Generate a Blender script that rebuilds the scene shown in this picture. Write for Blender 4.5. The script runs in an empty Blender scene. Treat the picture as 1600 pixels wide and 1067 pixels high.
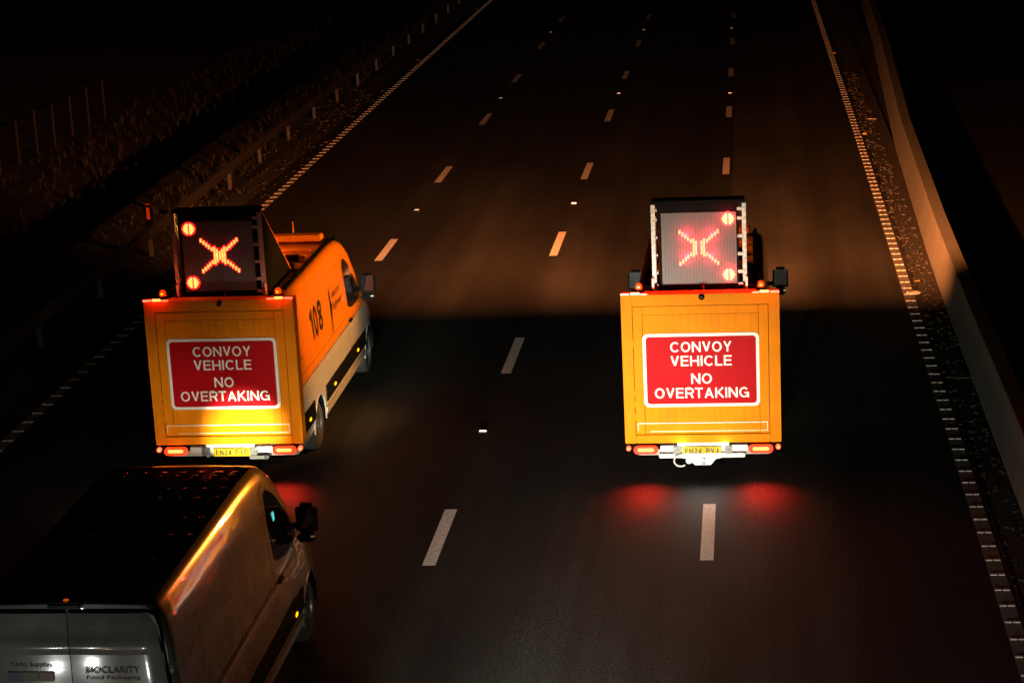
import bpy, bmesh, math, random
from mathutils import Vector, Matrix
R = math.radians
random.seed(7)
S = bpy.context.scene
COL = S.collection

# ---------------------------------------------------------------- camera, world, exposure
cam_data = bpy.data.cameras.new('camera'); cam = bpy.data.objects.new('camera', cam_data); COL.objects.link(cam)
yaw, pitch, roll = -0.119, 0.2562, -0.0483
cy, sy, cp, sp, cr, sr = math.cos(yaw), math.sin(yaw), math.cos(pitch), math.sin(pitch), math.cos(roll), math.sin(roll)
fw = Vector((sy*cp, cy*cp, -sp)); rt = Vector((cy, -sy, 0)); up = rt.cross(fw)
rt2 = cr*rt + sr*up; up2 = -sr*rt + cr*up
m = Matrix((rt2, up2, -fw)).transposed().to_4x4(); m.translation = Vector((11.5632, -25.0884, 9.5422))
cam.matrix_world = m
cam_data.sensor_width = 36; cam_data.lens = 3291.9/1600*36
cam_data.clip_start = .1; cam_data.clip_end = 3000
S.camera = cam
w = bpy.data.worlds.new('World'); S.world = w; w.use_nodes = True
bg = w.node_tree.nodes['Background']
sky = w.node_tree.nodes.new('ShaderNodeTexSky'); sky.sky_type = 'NISHITA'; sky.sun_disc = False
sky.sun_elevation = R(2); sky.sun_rotation = R(200)
w.node_tree.links.new(sky.outputs[0], bg.inputs[0]); bg.inputs[1].default_value = 0.00035
S.view_settings.view_transform = 'Standard'; S.view_settings.look = 'None'
S.view_settings.exposure = 0; S.view_settings.gamma = 1; S.view_settings.use_curve_mapping = False

# ---------------------------------------------------------------- lamps of the vehicles (each is a real vehicle lamp)
def spot(name, loc, to, watts, angle, blend, col, radius=.05):
    d = bpy.data.lights.new(name, 'SPOT'); d.energy = watts; d.spot_size = R(angle); d.spot_blend = blend
    d.color = col; d.shadow_soft_size = radius
    o = bpy.data.objects.new(name, d); COL.objects.link(o); o.location = loc
    o.rotation_euler = (Vector(to)-Vector(loc)).to_track_quat('-Z', 'Y').to_euler(); return o
def point(name, loc, watts, col, radius=.02):
    d = bpy.data.lights.new(name, 'POINT'); d.energy = watts; d.color = col; d.shadow_soft_size = radius
    o = bpy.data.objects.new(name, d); COL.objects.link(o); o.location = loc; return o
WARM = (1, .86, .66); AMB = (1, .30, .03); RED = (1, .02, .01)
# following traffic just below the frame
for x in (10.2, 11.6):
    spot('headlight_beam', (x, -11.5, .85), (x-.1, 3, 1.55), 2700, 28, 1, (1, .82, .5))
    spot('headlight_beam', (x, -11.5, .83), (x-.1, 3, -1.2), 1500, 62, 1, (1, .96, .82))
for x in (4.25, 5.5):
    spot('headlight_beam', (x, -11.0, .8), (x+.1, -6, 1.2), 26, 110, 1, (.95, 1, .93), .07)
for x in (8.7, 9.7):
    spot('headlight_beam', (x, -9.6, .75), (x-.5, 12, .2), 5500, 32, 1, (.97, .97, .82))
spot('headlight_beam', (4.4, -1.0, .78), (-1.6, 11, .2), 300, 58, 1, (1, .93, .74))
for x in (4.62, 5.35): spot('fog_beam', (x, -10.6, .45), (x+.1, -6, 1.2), 5, 110, 1, (1, .6, .35), .06)
# white van's own headlights on the rear of the left convoy van
for x in (4.55, 6.05):
    spot('headlight_beam', (x, -1.0, .78), (x-.35, 4, .80), 3800, 19, 1, (1, .97, .72))
    spot('headlight_beam', (x, -1.0, .80), (x-.3, 4, 1.2), 190, 52, 1, (1, .86, .6))

# ---------------------------------------------------------------- materials
def mat(name, col, rough=.5, metal=0, coat=0, emit=None, es=0, spec=.5, noise=0, nscale=8, bump=0, bscale=200, ncol=None, detail=6, stops=(.35, .7)):
    M = bpy.data.materials.new(name); M.use_nodes = True; nt = M.node_tree; b = nt.nodes['Principled BSDF']
    b.inputs['Base Color'].default_value = (*col, 1); b.inputs['Roughness'].default_value = rough
    b.inputs['Metallic'].default_value = metal; b.inputs['Coat Weight'].default_value = coat
    b.inputs['Coat Roughness'].default_value = .06; b.inputs['Specular IOR Level'].default_value = spec
    if emit: b.inputs['Emission Color'].default_value = (*emit, 1); b.inputs['Emission Strength'].default_value = es
    tc = nt.nodes.new('ShaderNodeTexCoord')
    if noise:
        n = nt.nodes.new('ShaderNodeTexNoise'); n.inputs['Scale'].default_value = nscale; n.inputs['Detail'].default_value = detail
        r = nt.nodes.new('ShaderNodeValToRGB'); r.color_ramp.elements[0].position = stops[0]; r.color_ramp.elements[1].position = stops[1]
        dark = ncol or tuple(c*(1-noise) for c in col)
        r.color_ramp.elements[0].color = (*dark, 1); r.color_ramp.elements[1].color = (*col, 1)
        nt.links.new(tc.outputs['Object'], n.inputs['Vector']); nt.links.new(n.outputs['Fac'], r.inputs[0]); nt.links.new(r.outputs[0], b.inputs['Base Color'])
    if bump:
        n2 = nt.nodes.new('ShaderNodeTexNoise'); n2.inputs['Scale'].default_value = bscale; n2.inputs['Detail'].default_value = 3
        bp = nt.nodes.new('ShaderNodeBump'); bp.inputs['Strength'].default_value = bump; bp.inputs['Distance'].default_value = .01
        nt.links.new(tc.outputs['Object'], n2.inputs['Vector']); nt.links.new(n2.outputs['Fac'], bp.inputs['Height']); nt.links.new(bp.outputs[0], b.inputs['Normal'])
    return M
def two_tone(name, colA, colB, z0, rough=.28, coat=.6):
    M = mat(name, colA, rough, coat=coat); nt = M.node_tree; b = nt.nodes['Principled BSDF']
    tc = nt.nodes['Texture Coordinate']; sx = nt.nodes.new('ShaderNodeSeparateXYZ'); nt.links.new(tc.outputs['Object'], sx.inputs[0])
    g = nt.nodes.new('ShaderNodeMath'); g.operation = 'GREATER_THAN'; g.inputs[1].default_value = z0; nt.links.new(sx.outputs[2], g.inputs[0])
    mx = nt.nodes.new('ShaderNodeMix'); mx.data_type = 'RGBA'; mx.inputs[6].default_value = (*colB, 1); mx.inputs[7].default_value = (*colA, 1)
    nt.links.new(g.outputs[0], mx.inputs[0])
    n = nt.nodes.new('ShaderNodeTexNoise'); n.inputs['Scale'].default_value = 3; n.inputs['Detail'].default_value = 8
    mp = nt.nodes.new('ShaderNodeMapRange'); mp.inputs[3].default_value = .72; mp.inputs[4].default_value = 1.08
    nt.links.new(tc.outputs['Object'], n.inputs['Vector']); nt.links.new(n.outputs['Fac'], mp.inputs[0])
    hs = nt.nodes.new('ShaderNodeHueSaturation'); nt.links.new(mx.outputs[2], hs.inputs['Color']); nt.links.new(mp.outputs[0], hs.inputs['Value'])
    nt.links.new(hs.outputs[0], b.inputs['Base Color']); return M

ORANGE = (.86, .25, .003)
M_orange = mat('orange_film', ORANGE, .55, coat=.0, spec=.05, noise=.16, nscale=2.5, bump=.05, bscale=60)
nt = M_orange.node_tree; b_ = nt.nodes['Principled BSDF']; src = b_.inputs['Base Color'].links[0].from_socket
tcn = nt.nodes['Texture Coordinate']; mp0 = nt.nodes.new('ShaderNodeMapping'); mp0.inputs['Scale'].default_value = (14, 14, .9); nt.links.new(tcn.outputs['Object'], mp0.inputs[0])
n0 = nt.nodes.new('ShaderNodeTexNoise'); n0.inputs['Scale'].default_value = 1.4; n0.inputs['Detail'].default_value = 9; n0.inputs['Roughness'].default_value = .7; nt.links.new(mp0.outputs[0], n0.inputs['Vector'])
mr = nt.nodes.new('ShaderNodeMapRange'); mr.inputs[1].default_value = .42; mr.inputs[2].default_value = .74; mr.inputs[3].default_value = 0; mr.inputs[4].default_value = .3; nt.links.new(n0.outputs['Fac'], mr.inputs[0])
gm = nt.nodes.new('ShaderNodeMix'); gm.data_type = 'RGBA'; gm.inputs[7].default_value = (.36, .13, .012, 1); nt.links.new(mr.outputs[0], gm.inputs[0]); nt.links.new(src, gm.inputs[6]); nt.links.new(gm.outputs[2], b_.inputs['Base Color'])
M_van = two_tone('orange_over_white_paint', ORANGE, (.42, .40, .37), 1.27)
M_white = mat('white_paint', (.33, .325, .30), .2, coat=1, noise=.22, nscale=3, ncol=(.21, .205, .19))
nt = M_white.node_tree; b_ = nt.nodes['Principled BSDF']; b_.inputs['Coat IOR'].default_value = 1.9; b_.inputs['Coat Roughness'].default_value = .05
tcn = nt.nodes['Texture Coordinate']; mp0 = nt.nodes.new('ShaderNodeMapping'); mp0.inputs['Scale'].default_value = (1.2, .35, 3.2); nt.links.new(tcn.outputs['Object'], mp0.inputs[0])
n0 = nt.nodes.new('ShaderNodeTexNoise'); n0.inputs['Scale'].default_value = 2.4; n0.inputs['Detail'].default_value = 1.5; nt.links.new(mp0.outputs[0], n0.inputs['Vector'])
bp0 = nt.nodes.new('ShaderNodeBump'); bp0.inputs['Strength'].default_value = .5; bp0.inputs['Distance'].default_value = .03; nt.links.new(n0.outputs['Fac'], bp0.inputs['Height']); nt.links.new(bp0.outputs[0], b_.inputs['Coat Normal'])
M_white_door = M_white.copy(); M_white_door.name = 'white_door_paint'
for n_ in M_white_door.node_tree.nodes:
    if n_.type == 'BUMP' and n_.inputs['Distance'].default_value > .02: n_.inputs['Strength'].default_value = .05
    if n_.type == 'BSDF_PRINCIPLED': n_.inputs['Coat IOR'].default_value = 1.5; n_.inputs['Coat Roughness'].default_value = .09
M_black_paint = mat('black_paint', (.006, .006, .007), .16, coat=.7)
M_plastic = mat('black_plastic', (.005, .005, .0055), .6, spec=.05, noise=.4, nscale=20)
M_rubber = mat('rubber', (.022, .021, .02), .8, noise=.4, nscale=30, bump=.3, bscale=80)
M_tread = mat('tyre_side', (.035, .034, .033), .75, noise=.4, nscale=25)
M_steel = mat('grey_steel', (.16, .16, .155), .4, metal=.7, noise=.35, nscale=30)
M_galv = mat('galvanised', (.035, .033, .03), .6, metal=.3, noise=.5, nscale=20)
M_alu = mat('dull_aluminium', (.46, .45, .42), .45, metal=.35, noise=.5, nscale=25)
M_glass = mat('dark_glass', (.004, .004, .005), .04, coat=1)
M_red = mat('red_sheeting', (.46, .003, .008), .5, spec=.05, noise=.12, nscale=25)
M_lett = mat('white_lettering', (.86, .83, .78), .45, noise=.1, nscale=30)
M_bk = mat('black_lettering', (.006, .006, .006), .4)
M_grey_lett = mat('dark_grey_lettering', (.09, .085, .08), .5)
M_plate = mat('yellow_plate', (.50, .33, .005), .5, spec=.1)
M_panel = mat('display_cover', (.115, .118, .122), .5, noise=.35, nscale=90)
M_frame = mat('black_frame', (.006, .006, .0065), .6, spec=.05, noise=.3, nscale=10)
M_led = mat('red_led', (.3, .01, .01), .4, emit=(1, .48, .09), es=2.1)
M_ledglow = mat('red_led_halo', (.4, .0, .01), .4, emit=(1, .002, .005), es=4)  # emissive backing, paints the red halo around the LEDs
M_led2 = mat('hot_red_led', (.3, .01, .01), .4, emit=(1, .52, .20), es=2.2)
M_tail = mat('tail_lamp_lens', (.4, .01, .005), .2, emit=(1, .05, .008), es=1.6)
M_tailhot = mat('tail_lamp_core', (.4, .1, .05), .2, emit=(1, .42, .09), es=2.0)
M_redlamp = mat('red_lamp', (.4, .01, .005), .2, emit=(1, .05, .02), es=7)
M_reddim = mat('unlit_red_lens', (.25, .006, .004), .12, coat=1)
M_amberlens = mat('amber_lens', (.8, .22, .0), .2, emit=(1, .30, .0), es=3.0)
M_amberstrip = mat('amber_strip', (.8, .3, .0), .3, emit=(1, .25, .0), es=.5)
M_beacon = mat('beacon_dome', (.8, .12, .01), .15, emit=(1, .05, .003), es=.6)
M_marker = mat('side_marker_lens', (.8, .3, .0), .2, emit=(1, .42, .0), es=2.2)
M_blue = mat('blue_print', (.05, .06, .11), .4); M_green = mat('green_print', (.10, .12, .03), .4); M_oran = mat('orange_print', (.20, .07, .035), .4)
M_brk = mat('brake_cover_glint', (.6, .06, .01), .2, emit=(1, .12, .01), es=.5)  # emission paints a reflected glint on the cover
M_screen = mat('phone_glow', (0, .1, .1), .3, emit=(.12, .75, .7), es=1.0)
M_marking = mat('thermoplastic_paint', (.86, .82, .73), .75, noise=.3, nscale=14, bump=.6, bscale=120)
M_edge = mat('dark_edge_marking', (.20, .195, .175), .8, noise=.5, nscale=18, bump=.6, bscale=120)  # darker than the lane dashes and the raised ribs
M_rib = mat('raised_rib', (.78, .75, .66), .6, noise=.25, nscale=25)
M_concrete = mat('barrier_concrete', (.16, .162, .14), .85, noise=.5, nscale=1.1, bump=.25, bscale=30, ncol=(.13, .13, .105))
M_grass = mat('night_grass', (.016, .018, .008), .9, noise=.6, nscale=6, bump=1, bscale=40)
M_dirt = mat('gravel_debris', (.045, .041, .034), .95, noise=.85, nscale=9, bump=1, bscale=60)
M_blade = mat('grass_blade', (.022, .021, .010), .8)
M_stone = mat('litter_stone', (.075, .07, .055), .95, spec=.1)
M_lensW = mat('white_reflector', (.95, .93, .85), .22, metal=.85)
M_lensR = mat('red_reflector', (.9, .02, .02), .22, metal=.8)
M_lensA = mat('amber_reflector', (1, .42, .03), .22, metal=.8)
M_iron = mat('stud_casting', (.03, .03, .03), .6)
M_wood = mat('weathered_wood', (.02, .018, .015), .9, noise=.4, nscale=12)
M_reflO = mat('orange_reflector', (.95, .16, .03), .35)

def asphalt():
    M = bpy.data.materials.new('asphalt'); M.use_nodes = True; nt = M.node_tree; b = nt.nodes['Principled BSDF']; L = nt.links.new
    tc = nt.nodes.new('ShaderNodeTexCoord'); sx = nt.nodes.new('ShaderNodeSeparateXYZ'); L(tc.outputs['Object'], sx.inputs[0])
    def noise(scale, detail=4, st=None):
        n = nt.nodes.new('ShaderNodeTexNoise'); n.inputs['Scale'].default_value = scale; n.inputs['Detail'].default_value = detail
        if st:
            mp = nt.nodes.new('ShaderNodeMapping'); mp.inputs['Scale'].default_value = st; L(tc.outputs['Object'], mp.inputs[0]); L(mp.outputs[0], n.inputs['Vector'])
        else: L(tc.outputs['Object'], n.inputs['Vector'])
        return n.outputs['Fac']
    def rng(s, a, b_, c, d):
        r = nt.nodes.new('ShaderNodeMapRange'); r.inputs[1].default_value = a; r.inputs[2].default_value = b_; r.inputs[3].default_value = c; r.inputs[4].default_value = d; L(s, r.inputs[0]); return r.outputs[0]
    def mul(a, b_):
        r = nt.nodes.new('ShaderNodeMath'); r.operation = 'MULTIPLY'; L(a, r.inputs[0]); L(b_, r.inputs[1]); return r.outputs[0]
    fine = rng(noise(24, 4), .34, .66, .25, 2.0)          # aggregate speckle
    patch = rng(noise(.6, 6, (1, .3, 1)), .32, .68, .55, 1.35)
    track = rng(noise(1.5, 2, (1, .01, 1)), .35, .65, .62, 1.3)  # wheel-track streaks
    v = mul(mul(fine, patch), track)
    lane = rng(sx.outputs[0], 11.01, 11.03, .85, 1.6)     # paler lane past the pavement joint; a shadow edge is painted in too
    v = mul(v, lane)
    # near part of the outside lane darker, ending in a straight line
    far = rng(sx.outputs[1], 5.55, 5.6, .62, 1.0); inl = rng(sx.outputs[0], 11.0, 11.02, 0, 1)
    mixp = nt.nodes.new('ShaderNodeMix'); mixp.inputs[2].default_value = 1.0; L(inl, mixp.inputs[0]); L(far, mixp.inputs[3]); v = mul(v, mixp.outputs[0])
    # oil drip band along lane centres, bleeding dark in blotches
    oil = rng(noise(1.8, 4, (1, .12, 1)), .58, .72, 1.0, .62); v = mul(v, oil)
    chips = rng(noise(60, 1), .68, .76, 1.0, 5.0); v = mul(v, chips)
    mx = nt.nodes.new('ShaderNodeMix'); mx.data_type = 'RGBA'; mx.blend_type = 'MULTIPLY'; mx.inputs[0].default_value = 1
    cr_ = nt.nodes.new('ShaderNodeValToRGB'); cr_.color_ramp.elements[0].color = (.0185, .0160, .0145, 1); cr_.color_ramp.elements[1].color = (.0150, .0175, .0150, 1)
    cr_.color_ramp.elements[0].position = .44; cr_.color_ramp.elements[1].position = .56
    L(noise(17, 2), cr_.inputs[0]); L(cr_.outputs[0], mx.inputs[6])
    cb = nt.nodes.new('ShaderNodeCombineColor'); [L(v, cb.inputs[i]) for i in range(3)]; L(cb.outputs[0], mx.inputs[7]); L(mx.outputs[2], b.inputs['Base Color'])
    b.inputs['Roughness'].default_value = .72; b.inputs['Specular IOR Level'].default_value = .3
    bp = nt.nodes.new('ShaderNodeBump'); bp.inputs['Strength'].default_value = .8; bp.inputs['Distance'].default_value = .008
    L(noise(70, 3), bp.inputs['Height']); L(bp.outputs[0], b.inputs['Normal']); return M
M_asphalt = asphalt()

# ---------------------------------------------------------------- mesh helpers
def link_mesh(name, me, material, parent=None, smooth=False, angle=35):
    o = bpy.data.objects.new(name, me); COL.objects.link(o)
    if material: me.materials.append(material)
    if smooth:
        me.polygons.foreach_set('use_smooth', [True]*len(me.polygons)); me.set_sharp_from_angle(angle=R(angle))
    if parent: o.parent = parent
    return o
class MB:
    def __init__(s): s.b = bmesh.new()
    def box(s, c, d, rz=0, rx=0, ry=0, bev=0):
        g = bmesh.ops.create_cube(s.b, size=1); vs = g['verts']
        for v in vs: v.co = Vector((v.co.x*d[0], v.co.y*d[1], v.co.z*d[2]))
        if bev:
            es = list({e for v in vs for e in v.link_edges}); r = bmesh.ops.bevel(s.b, geom=es, offset=bev, segments=2, affect='EDGES'); vs = list({v for f in r['faces'] for v in f.verts} | {v for v in vs if v.is_valid})
        M = Matrix.Translation(c) @ Matrix.Rotation(rz, 4, 'Z') @ Matrix.Rotation(rx, 4, 'X') @ Matrix.Rotation(ry, 4, 'Y')
        for v in vs: v.co = M @ v.co
        return s
    def span(s, a, b, bev=0):
        return s.box([(a[i]+b[i])/2 for i in range(3)], [abs(b[i]-a[i]) for i in range(3)], bev=bev)
    def cyl(s, c, r, d, axis='Z', seg=24, r2=None):
        g = bmesh.ops.create_cone(s.b, cap_ends=True, segments=seg, radius1=r, radius2=r if r2 is None else r2, depth=d)
        rot = {'Z': Matrix(), 'X': Matrix.Rotation(R(90), 4, 'Y'), 'Y': Matrix.Rotation(R(-90), 4, 'X')}[axis]
        for v in g['verts']: v.co = Matrix.Translation(c) @ rot @ v.co
        return s
    def bar(s, a, b, r, seg=8):
        a, b = Vector(a), Vector(b); d = b-a
        g = bmesh.ops.create_cone(s.b, cap_ends=True, segments=seg, radius1=r, radius2=r, depth=d.length)
        M = Matrix.Translation((a+b)/2) @ d.to_track_quat('Z', 'Y').to_matrix().to_4x4()
        for v in g['verts']: v.co = M @ v.co
        return s
    def sph(s, c, r, sc=(1, 1, 1)):
        g = bmesh.ops.create_uvsphere(s.b, u_segments=16, v_segments=10, radius=r)
        for v in g['verts']: v.co = Vector((v.co.x*sc[0]+c[0], v.co.y*sc[1]+c[1], v.co.z*sc[2]+c[2]))
        return s
    def poly(s, pts, thick=None):
        vs = [s.b.verts.new(p) for p in pts]; f = s.b.faces.new(vs)
        if thick:
            r = bmesh.ops.extrude_face_region(s.b, geom=[f])
            for v in r['geom']:
                if isinstance(v, bmesh.types.BMVert): v.co += Vector(thick)
        return s
    def build(s, name, material, parent=None, smooth=False, angle=35):
        bmesh.ops.recalc_face_normals(s.b, faces=s.b.faces)
        me = bpy.data.meshes.new(name); s.b.to_mesh(me); s.b.free()
        return link_mesh(name, me, material, parent, smooth, angle)
def tag(o, label=None, cat=None, group=None, kind=None):
    if label: o['label'] = label
    if cat: o['category'] = cat
    if group: o['group'] = group
    if kind: o['kind'] = kind
    return o
def empty(name, loc, rz=0):
    o = bpy.data.objects.new(name, None); COL.objects.link(o); o.location = loc; o.rotation_euler = (0, 0, rz); o.empty_display_size = .3; return o
def text_mesh(s, size, width=None, bold=.0, height=None):
    """flat lettering in the XY plane, centred on the origin"""
    c = bpy.data.curves.new('lettering', 'FONT'); c.body = s; c.size = size; c.offset = bold; c.extrude = .0015; c.resolution_u = 3
    o = bpy.data.objects.new('lettering', c); COL.objects.link(o); bpy.context.view_layer.update()
    me = bpy.data.meshes.new_from_object(o.evaluated_get(bpy.context.evaluated_depsgraph_get()))
    bpy.data.objects.remove(o); bpy.data.curves.remove(c)
    xs = [v.co.x for v in me.vertices]; ys = [v.co.y for v in me.vertices]
    cx, cy_ = (min(xs)+max(xs))/2, (min(ys)+max(ys))/2
    kx = width/(max(xs)-min(xs)) if width else 1; ky = height/(max(ys)-min(ys)) if height else (kx if width else 1)
    for v in me.vertices: v.co = Vector(((v.co.x-cx)*kx, (v.co.y-cy_)*ky, v.co.z))
    me.materials.clear(); return me
def join_me(name, mes, material, parent):
    for me in mes: me.name = name; o = link_mesh(name, me, material, parent)     # each line of writing is its own part
    return o
def rear_text(s, cx, cz, y, height, width, bold=0):          # facing -Y
    me = text_mesh(s, .2, width, bold, height)
    for v in me.vertices: v.co = Vector((cx+v.co.x, y-v.co.z, cz+v.co.y))
    return me
def arc(cx, cz, rx, rz, a0, a1, n=18): return [(cx+rx*math.cos(R(a0+(a1-a0)*k/n)), cz+rz*math.sin(R(a0+(a1-a0)*k/n))) for k in range(n+1)]
def glyph(ch, t):
    """centre lines of a plain grotesque capital, cap height 1, returns width and strokes"""
    h, l, b_, u = t/2, t/2, t/2, 1-t/2; m_ = .5
    if ch in 'OQ0': w_ = .82 if ch != '0' else .60; return w_, [arc(w_/2, .5, w_/2-h, .5-h, 0, 360, 28)]
    if ch == 'C': w_ = .78; return w_, [arc(.41, .5, .41-h, .5-h, 42, 318, 24)]
    if ch == 'G': w_ = .82; return w_, [arc(.41, .5, .41-h, .5-h, 42, 322, 24), [(.82-h, 0), (.82-h, .46+h)], [(.82, .46), (.44, .46)]]
    if ch == 'N': return .76, [[(l, 0), (l, 1)], [(.76-l, 0), (.76-l, 1)], [(l, .97), (.76-l, .03)]]
    if ch == 'V': return .72, [[(l*1.1, 1), (.36, .06)], [(.72-l*1.1, 1), (.36, .06)]]
    if ch == 'Y': return .72, [[(l*1.2, 1), (.36, .44)], [(.72-l*1.2, 1), (.36, .44)], [(.36, .47), (.36, 0)]]
    if ch == 'E': return .64, [[(l, 0), (l, 1)], [(l, b_), (.64, b_)], [(l, .52), (.60, .52)], [(l, u), (.64, u)]]
    if ch == 'F': return .60, [[(l, 0), (l, 1)], [(l, .50), (.55, .50)], [(l, u), (.60, u)]]
    if ch == 'H': return .74, [[(l, 0), (l, 1)], [(.74-l, 0), (.74-l, 1)], [(l, .5), (.74-l, .5)]]
    if ch == 'I': return t, [[(l, 0), (l, 1)]]
    if ch == 'L': return .58, [[(l, 0), (l, 1)], [(l, b_), (.58, b_)]]
    if ch == 'T': return .66, [[(.33, 0), (.33, 1)], [(0, u), (.66, u)]]
    if ch == 'A': return .78, [[(l*1.1, 0), (.39, .96)], [(.78-l*1.1, 0), (.39, .96)], [(.18, .30), (.60, .30)]]
    if ch == 'K': return .72, [[(l, 0), (l, 1)], [(.66, 1), (l+.02, .40)], [(.26, .54), (.68, 0)]]
    if ch in 'RP': 
        z = .46 if ch == 'R' else .42
        st = [[(l, 0), (l, 1)], [(l, u), (.42, u)]+arc(.42, (u+z)/2, .24, (u-z)/2, 90, -90, 12)+[(l, z)]]
        if ch == 'R': st.append([(.44, z), (.64, 0)])
        return .70, st
    if ch == 'B': return .68, [[(l, 0), (l, 1)], [(l, u), (.38, u)]+arc(.38, (u+.53)/2, .21, (u-.53)/2, 90, -90, 10)+[(l, .53)], [(l, .53), (.40, .53)]+arc(.40, (.53+b_)/2, .22, (.53-b_)/2, 90, -90, 10)+[(l, b_)]]
    if ch == 'J': return .52, [[(.52-l, 1), (.52-l, .30)]+arc(.26, .30, .26-h, .30-h, 0, -180, 12)]
    if ch == '1': return .36, [[(.28, 0), (.28, 1)], [(.28, .92), (.02, .72)]]
    if ch == '8': return .62, [arc(.31, .745, .22, .255-h, 0, 360, 20), arc(.31, .27, .31-h, .27-h, 0, 360, 22)]
    if ch == '2': return .60, [arc(.30, .70, .30-h, .30-h, 170, -35, 16)+[(h, b_)], [(0, b_), (.60, b_)]]
    if ch == '4': return .64, [[(.46, 0), (.46, 1)], [(.46, .95), (.05, .27)], [(.02, .27), (.64, .27)]]
    return .35, []
def caps(txt, t=.15, gap=.13):
    """mesh of capitals in the XY plane centred on the origin, cap height 1"""
    b = bmesh.new(); x = 0; lay = 0
    for ch in txt:
        w_, strokes = glyph(ch, t)
        for st in strokes:
            lay = (lay+1) % 5; n = len(st); P = [Vector((p[0]+x, p[1], 0)) for p in st]; closed = (P[0]-P[-1]).length < 1e-4; L_, Rr = [], []
            for i, p in enumerate(P):
                if closed: d0 = (P[i]-P[i-1 if i else n-2]).normalized(); d1 = (P[i+1 if i < n-1 else 1]-P[i]).normalized()
                else: d1 = (P[min(i+1, n-1)]-P[max(min(i, n-2), 0)]).normalized(); d0 = (P[max(i, 1)]-P[max(i-1, 0)]).normalized()
                d = (d0+d1).normalized(); nn = Vector((-d.y, d.x, 0)); k = t/2/max(.5, d.dot(d1))
                L_.append(b.verts.new((p.x+nn.x*k, p.y+nn.y*k, .0006*lay))); Rr.append(b.verts.new((p.x-nn.x*k, p.y-nn.y*k, .0006*lay)))
            for i in range(n-1): b.faces.new((L_[i], Rr[i], Rr[i+1], L_[i+1]))
        x += w_+gap
    me = bpy.data.meshes.new('lettering'); b.to_mesh(me); b.free()
    xs = [v.co.x for v in me.vertices]; cx = (min(xs)+max(xs))/2
    for v in me.vertices: v.co.x -= cx; v.co.y -= .5
    me['w'] = max(xs)-min(xs); return me
def rear_caps(txt, cx, cz, y, height, width, t=.15, gap=.13):
    me = caps(txt, t, gap); k = width/me['w']
    for v in me.vertices: v.co = Vector((cx+v.co.x*k, y-v.co.z, cz+v.co.y*height))
    return me
def rounded_rect(w_, h_, r, seg=5):
    pts = []
    for cx, cz, a0 in ((w_/2-r, h_/2-r, 0), (-w_/2+r, h_/2-r, 90), (-w_/2+r, -h_/2+r, 180), (w_/2-r, -h_/2+r, 270)):
        for k in range(seg+1):
            a = R(a0+90*k/seg); pts.append((cx+r*math.cos(a), cz+r*math.sin(a)))
    return pts

# ---------------------------------------------------------------- setting
def sheet(name, x0, x1, y0, y1, z, material, nx=1, ny=1):
    b = bmesh.new(); g = [[b.verts.new((x0+(x1-x0)*i/nx, y0+(y1-y0)*j/ny, z)) for j in range(ny+1)] for i in range(nx+1)]
    for i in range(nx):
        for j in range(ny): b.faces.new((g[i][j], g[i+1][j], g[i+1][j+1], g[i][j+1]))
    me = bpy.data.meshes.new(name); b.to_mesh(me); b.free(); o = link_mesh(name, me, material); tag(o, kind='structure'); return o
sheet('ground', -1500, 1500, -1500, 2500, -.06, M_grass)
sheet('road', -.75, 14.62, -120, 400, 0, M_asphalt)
sheet('gravel_verge', -1.5, -.752, -120, 400, -.012, M_dirt)
sheet('central_reserve', 14.622, 15.3, -120, 400, -.012, M_dirt)
sheet('opposite_carriageway', 15.9, 31, -120, 400, -.004, mat('dark_asphalt', (.012, .012, .012), .95, spec=.05, noise=.5, nscale=20))  # unlit look put into a plain dark colour
# embankment beyond the left safety barrier
bb = bmesh.new(); rows = []
xs = [-1.502, -2.4, -4, -6, -9, -13, -20, -40]
for j in range(0, 90):
    y = -40+j*4
    rows.append([bb.verts.new((x, y, -.012 if i == 0 else .05-.09*i+.10*math.sin(x*1.7+y*.31)+random.uniform(-.06, .06))) for i, x in enumerate(xs)])
for a, b_ in zip(rows, rows[1:]):
    for i in range(len(xs)-1): bb.faces.new((a[i], b_[i], b_[i+1], a[i+1]))
me = bpy.data.meshes.new('embankment'); bb.to_mesh(me); bb.free(); tag(link_mesh('embankment', me, M_grass, smooth=True, angle=80), kind='structure')

# lane markings, positions as they lie on the road
def mk(name, items, material, z=.004):
    b = MB()
    for (x0, y0, x1, y1) in items: b.poly([(x0, y0, z), (x1, y0, z), (x1, y1, z), (x0, y1, z)])
    o = b.build(name, material)
    for p in o.data.polygons:
        if p.normal.z < 0: p.flip()
    tag(o, kind='structure'); return o
LL = {3.64: [(-18.1, -15.9), (-9.05, -6.85), (-.05, 2.1), (8.95, 11.3), (17.97, 20.15), (26.95, 29.25), (36.2, 38.34), (45.1, 47.2), (54.2, 56.3), (63.2, 65.4), (72.3, 74.4), (81.3, 83.5), (90.3, 92.5)],
      7.36: [(-18.1, -15.9), (-9.05, -6.85), (-.07, 2.08), (8.96, 11.33), (18.08, 20.5), (26.85, 29.2), (36.1, 38.4), (45.1, 47.1), (53.9, 56.1), (63, 65.2), (72, 74.2), (81, 83.2), (90, 92.2)],
      10.90: [(-18.1, -15.9), (-9.05, -6.85), (.06, 2.21), (9.0, 11.3), (18.0, 20.4), (27.03, 29.38), (36.2, 38.3), (44.9, 47), (53.5, 55.7), (62.5, 64.7), (71.5, 73.7), (80.5, 82.7)]}
mk('lane_markings', [(x-.085, a, x+.085, b) for x, L_ in LL.items() for a, b in L_], M_marking)
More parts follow.
